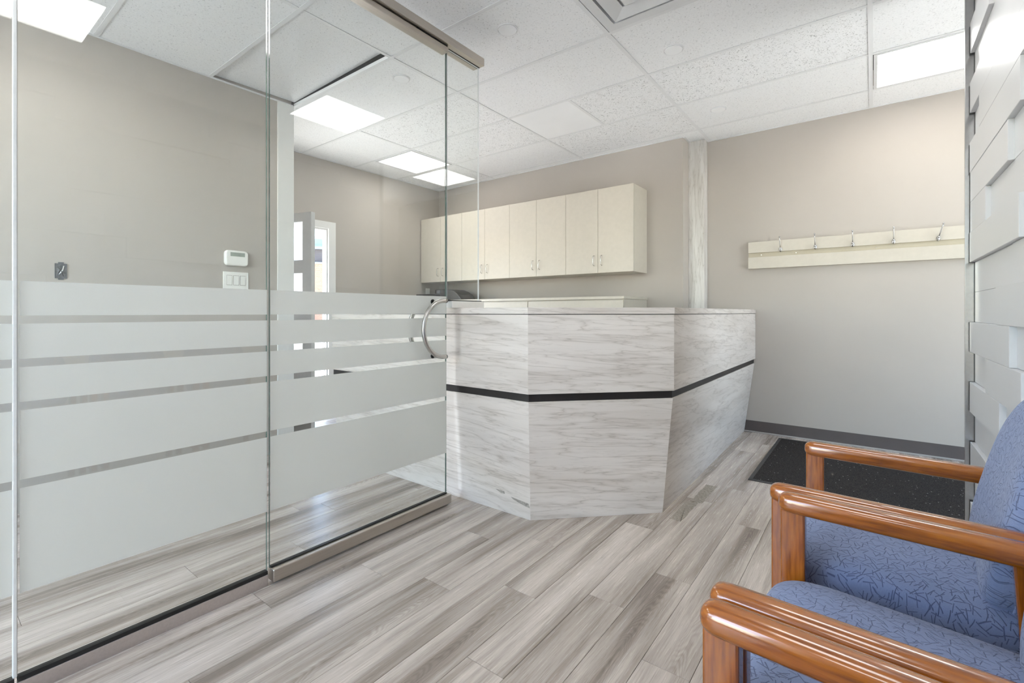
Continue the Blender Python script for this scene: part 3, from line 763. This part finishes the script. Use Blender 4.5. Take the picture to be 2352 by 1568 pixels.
m = MB(); hw, hh = .026, .042
m.box(.0005, .004, -hw, hw, hh - .003, hh).box(.0005, .004, -hw, hw, -hh, -hh + .003).box(.0005, .004, -hw, -hw + .003, -hh, hh).box(.0005, .004, hw - .003, hw, -hh, hh)
m.obj('rim', 'galv', eb)
MB().box(.0003, .0008, -hw + .003, hw - .003, -hh + .003, hh - .003).obj('recess', 'recess', eb)
for z, s_ in ((hh, 1), (-hh, -1)): MB().box(.0005, .003, -.012, .012, min(z, z + s_ * .008), max(z, z + s_ * .008)).obj('ear', 'galv', eb)
for k, (a, b) in enumerate((((-.012, .02), (.01, -.03)), ((.012, .03), (-.008, -.02)), ((-.016, -.03), (.014, .012)), ((-.01, -.012), (.0, .034)))):
    MB().tube([(.004, a[0], a[1]), (.012, (a[0] + b[0]) / 2 + .004, (a[1] + b[1]) / 2), (.005, b[0], b[1])], .0022, 8).obj('wire', ('dark_plastic', 'white_plastic', 'galv', 'dark_plastic')[k], eb, smooth=True)

# ------------------------------------------------------------------ coat rack
cr = thing('coat_rack', 'cream coat rack board with five chrome double hooks on the back wall', 'coat rack', (0, YB2, 0))
MB().box(-.907, .75, -.035, -.001, 1.634, 1.731).obj('upper_board', 'cream', cr, bevel=.001)
MB().box(-.905, .75, -.024, -.001, 1.594, 1.634).obj('groove_board', 'cream_dark', cr)
MB().box(-.907, .75, -.035, -.001, 1.491, 1.594).obj('lower_board', 'cream', cr, bevel=.001)
for x in (-.80, -.53, .02): MB().tube([(x, -.0242, 1.612), (x, -.0262, 1.612)], .0035, 8).obj('screw', 'steel', cr)
for k, x in enumerate((-.648, -.389, -.131, .128, .388)):
    hk = empty('hook', (x, -.035, 1.648)); hk.parent = cr
    if k == 4: hk.rotation_euler = (0, math.radians(14), 0)
    prof = []
    for i in range(7):
        a = math.pi * i / 6; prof.append((math.cos(a), math.sin(a)))
    rr = [[(.0125 * r * math.cos(q * math.pi / 8), y, .021 * r * math.sin(q * math.pi / 8)) for q in range(16)] for (r, y) in ((1, -.0005), (1, -.002), (.8, -.005), (.4, -.007))]
    MB().rings(rr).obj('plate', 'chrome', hk, smooth=True)
    MB().tube([(0, -.004, .008), (0, -.016, .016), (0, -.030, .040), (0, -.042, .075), (0, -.052, .100)], [.004, .0038, .0034, .0034, .0038], 10).obj('upper_prong', 'chrome', hk, smooth=True)
    MB().tube([(0, -.004, -.004), (0, -.018, -.014), (0, -.030, -.012), (0, -.036, .002)], [.0055, .0048, .0045, .0045], 10).obj('lower_prong', 'chrome', hk, smooth=True)
    for c, r0 in (((0, -.054, .104), .0068), ((0, -.037, .006), .0085)):
        rr = [[(c[0] + r0 * math.sin(a) * math.cos(q * math.pi / 6), c[1] + r0 * math.sin(a) * math.sin(q * math.pi / 6), c[2] + r0 * math.cos(a)) for q in range(12)] for a in (.2, .6, 1.1, 1.57, 2.05, 2.5, 2.95)]
        MB().rings(rr).obj('ball_tip', 'chrome', hk, smooth=True)

# ------------------------------------------------------------------ floor mat and residue
fm = thing('floor_mat', 'black ribbed entrance mat with a rubber border', 'floor mat', (0.05, 4.03, 0))
MB().box(-.675, .775, -.615, .615, .0005, .008).obj('pile', 'mat', fm)
b0 = MB(); X0, X1, Y0, Y1, bw = -.70, .80, -.64, .64, .027
for a in ((X0, X1, Y0, Y0 + bw), (X0, X1, Y1 - bw, Y1), (X0, X0 + bw, Y0 + bw, Y1 - bw), (X1 - bw, X1, Y0 + bw, Y1 - bw)): b0.box(a[0], a[1], a[2], a[3], .0004, .006)
b0.obj('border', 'mat_edge', fm, bevel=.002)
def patch(x0, x1, y0, y1, label):
    n = 14; P = []
    rnd = random.Random(int((x0 + 9) * 1000))
    for k in range(n): P.append((x0 + (x1 - x0) * k / n, y0 + rnd.uniform(0, .006)))
    for k in range(n): P.append((x1 - rnd.uniform(0, .008), y0 + (y1 - y0) * k / n))
    for k in range(n): P.append((x1 - (x1 - x0) * k / n, y1 - rnd.uniform(0, .006)))
    for k in range(n): P.append((x0 + rnd.uniform(0, .008), y1 - (y1 - y0) * k / n))
    o = MB().hexa([(p[0], p[1], .0002) for p in P], [(p[0], p[1], .0010) for p in P]).obj('residue_patch', 'residue')
    return tag(o, label, 'stain', 'adhesive residue on the floor')
patch(-.862, -.795, 2.50, 2.80, 'rough patch of dried adhesive on the floor nearer the desk corner')
patch(-.845, -.775, 2.81, 3.14, 'rough patch of dried adhesive on the floor nearer the black mat')

# ------------------------------------------------------------------ armchairs
def spow(v, e): return math.copysign(abs(v) ** e, v)
def pad(a, b, c, e1, e2, nu=48, nv=24, fn=None):
    """superellipsoid cushion with half sizes a, b, c; returns mesh builder"""
    m = MB(); rings = []
    for i in range(1, nv):
        v = -math.pi / 2 + math.pi * i / nv; r = []
        for j in range(nu):
            u = -math.pi + 2 * math.pi * j / nu
            p = (a * spow(math.cos(v), e1) * spow(math.cos(u), e2), b * spow(math.cos(v), e1) * spow(math.sin(u), e2), c * spow(math.sin(v), e1))
            r.append(fn(p) if fn else p)
        rings.append(r)
    m.rings(rings); return m
def set_uv(o, fu, fv):
    me = o.data; ul = me.uv_layers[0].data
    for p in me.polygons:
        for li in p.loop_indices:
            co = me.vertices[me.loops[li].vertex_index].co; ul[li].uv = (fu(co), fv(co))

def make_chair(label):
    ch = thing('armchair', label, 'chair', (0, 0, 0), 0, 'blue upholstered wooden armchairs')
    AZ = .6745
    # seat cushion, front is -x
    def sf(p):
        x, y, z = p
        zz_ = z + .018 * (1 - (y / .235) ** 2) * (1 if z > 0 else 0) - .012 * max(0, (-x - .12) / .12) ** 2 - .01 * x / .24
        return (x, y, zz_)
    s = pad(.245, .232, .052, .42, .28, 64, 28, sf).obj('seat', 'fabric', ch, smooth=True); s.location = (-.03, 0, .447)
    set_uv(s, lambda c: c.x + .35 * (c.z if c.z < 0 else 0), lambda c: c.y + math.copysign(.9 * max(0, .02 - c.z), c.y))
    sp_ = [(.243 * spow(math.cos(q * math.pi / 32), .28), .232 * spow(math.sin(q * math.pi / 32), .28), -.012 - .012 * max(0, (-.243 * spow(math.cos(q * math.pi / 32), .28) - .12) / .12) ** 2) for q in range(64)]
    MB().tube(sp_ + [sp_[0]], .0028, 6).obj('seat_piping', 'fabric', s, smooth=True)
    # backrest: rounded upright pad leaning back
    bk = empty('backrest', (.186, 0, .672), 0); bk.rotation_euler = (0, math.radians(13), 0); bk.parent = ch
    def bf(p):
        x, y, z = p
        return (x + .035 * (y / .22) ** 2 * -1 * .6 + (0.012 if x > 0 else 0), y, z)
    def pad_x():
        m = MB(); rings = []; nv, nu = 24, 64
        for i in range(1, nv):
            v = -math.pi / 2 + math.pi * i / nv; r = []
            for j in range(nu):
                u = -math.pi + 2 * math.pi * j / nu
                cy, cz = spow(math.cos(v), .5) * spow(math.cos(u), .72), spow(math.cos(v), .5) * spow(math.sin(u), .72)
                wd = .222 * (1.0 - .06 * cz)
                r.append(bf((.042 * spow(math.sin(v), .7), wd * cy, .245 * cz)))
            rings.append(r)
        return m.rings(rings)
    bp = pad_x().obj('back_pad', 'fabric', bk, smooth=True)
    set_uv(bp, lambda c: c.y + c.x * .6, lambda c: c.z)
    pts = []
    for j in range(65):
        u = -math.pi + 2 * math.pi * j / 64; cy, cz = spow(math.cos(u), .72), spow(math.sin(u), .72)
        q = bf((0.012, .2225 * (1 - .06 * cz) * cy, .2455 * cz)); pts.append(q)
    MB().tube(pts, .003, 6).obj('back_piping', 'fabric', bk, smooth=True)
    for s_ in (-1, 1):
        y = s_ * .2455
        # arm: rounded bar along x
        L0, L1, hw, hh = -.272, .215, .0242, .0225
        rings = []
        for (x, k) in [(L0, .45), (L0 + .003, .68), (L0 + .008, .86), (L0 + .016, .96), (L0 + .028, 1.0), (0, 1.0), (L1 - .02, 1.0), (L1 - .006, .9), (L1, .6)]:
            rings.append([(x, hw * k * spow(math.cos(q * math.pi / 14), .75), hh * k * spow(math.sin(q * math.pi / 14), .75)) for q in range(28)])
        a = MB().rings(rings).obj('armrest', 'wood', ch, smooth=True); a.location = (0, y, AZ - hh)
        lg = MB().box(-.025, .025, -.0135, .0135, -.3215, .3225).obj('front_leg', 'wood_leg', ch, bevel=.004); lg.location = (-.2435, y, .3217)
        rl = MB().hexa([(.015, -.0135, -.3215), (.062, -.0135, -.3215), (.062, .0135, -.3215), (.015, .0135, -.3215)], [(-.026, -.0135, .3225), (.026, -.0135, .3225), (.026, .0135, .3225), (-.026, .0135, .3225)]).obj('rear_leg', 'wood_leg', ch, bevel=.004); rl.location = (.168, y, .3217)
        MB().box(-.21, .165, y - .010, y + .010, .325, .385).obj('side_rail', 'wood', ch, bevel=.003)
        MB().box(-.21, .185, y - .009, y + .009, .15, .185).obj('stretcher', 'wood', ch, bevel=.003)
    MB().box(-.215, -.195, -.238, .238, .325, .375).obj('front_rail', 'wood', ch, bevel=.003)
    MB().box(.150, .170, -.238, .238, .325, .385).obj('rear_rail', 'wood', ch, bevel=.003)
    for s_ in (-1, 1):
        MB().hexa([(.170, s_ * .12 - .015, .33), (.188, s_ * .12 - .015, .33), (.188, s_ * .12 + .015, .33), (.170, s_ * .12 + .015, .33)], [(.300, s_ * .12 - .015, .78), (.318, s_ * .12 - .015, .78), (.318, s_ * .12 + .015, .78), (.300, s_ * .12 + .015, .78)]).obj('back_support', 'wood', ch)
    return ch
c1 = make_chair('blue armchair farthest from the camera, beside the black mat')
RZ = math.radians(-3.0)
c1.location = (.082, 1.558, 0); c1.rotation_euler = (0, 0, RZ)
c2 = copy_tree(c1); c2.location = (.083, 1.013, 0); c2['label'] = 'blue armchair in the middle of the row of three'
c3 = copy_tree(c1); c3.location = (.058, .468, 0); c3['label'] = 'blue armchair nearest the camera, at the bottom picture edge'
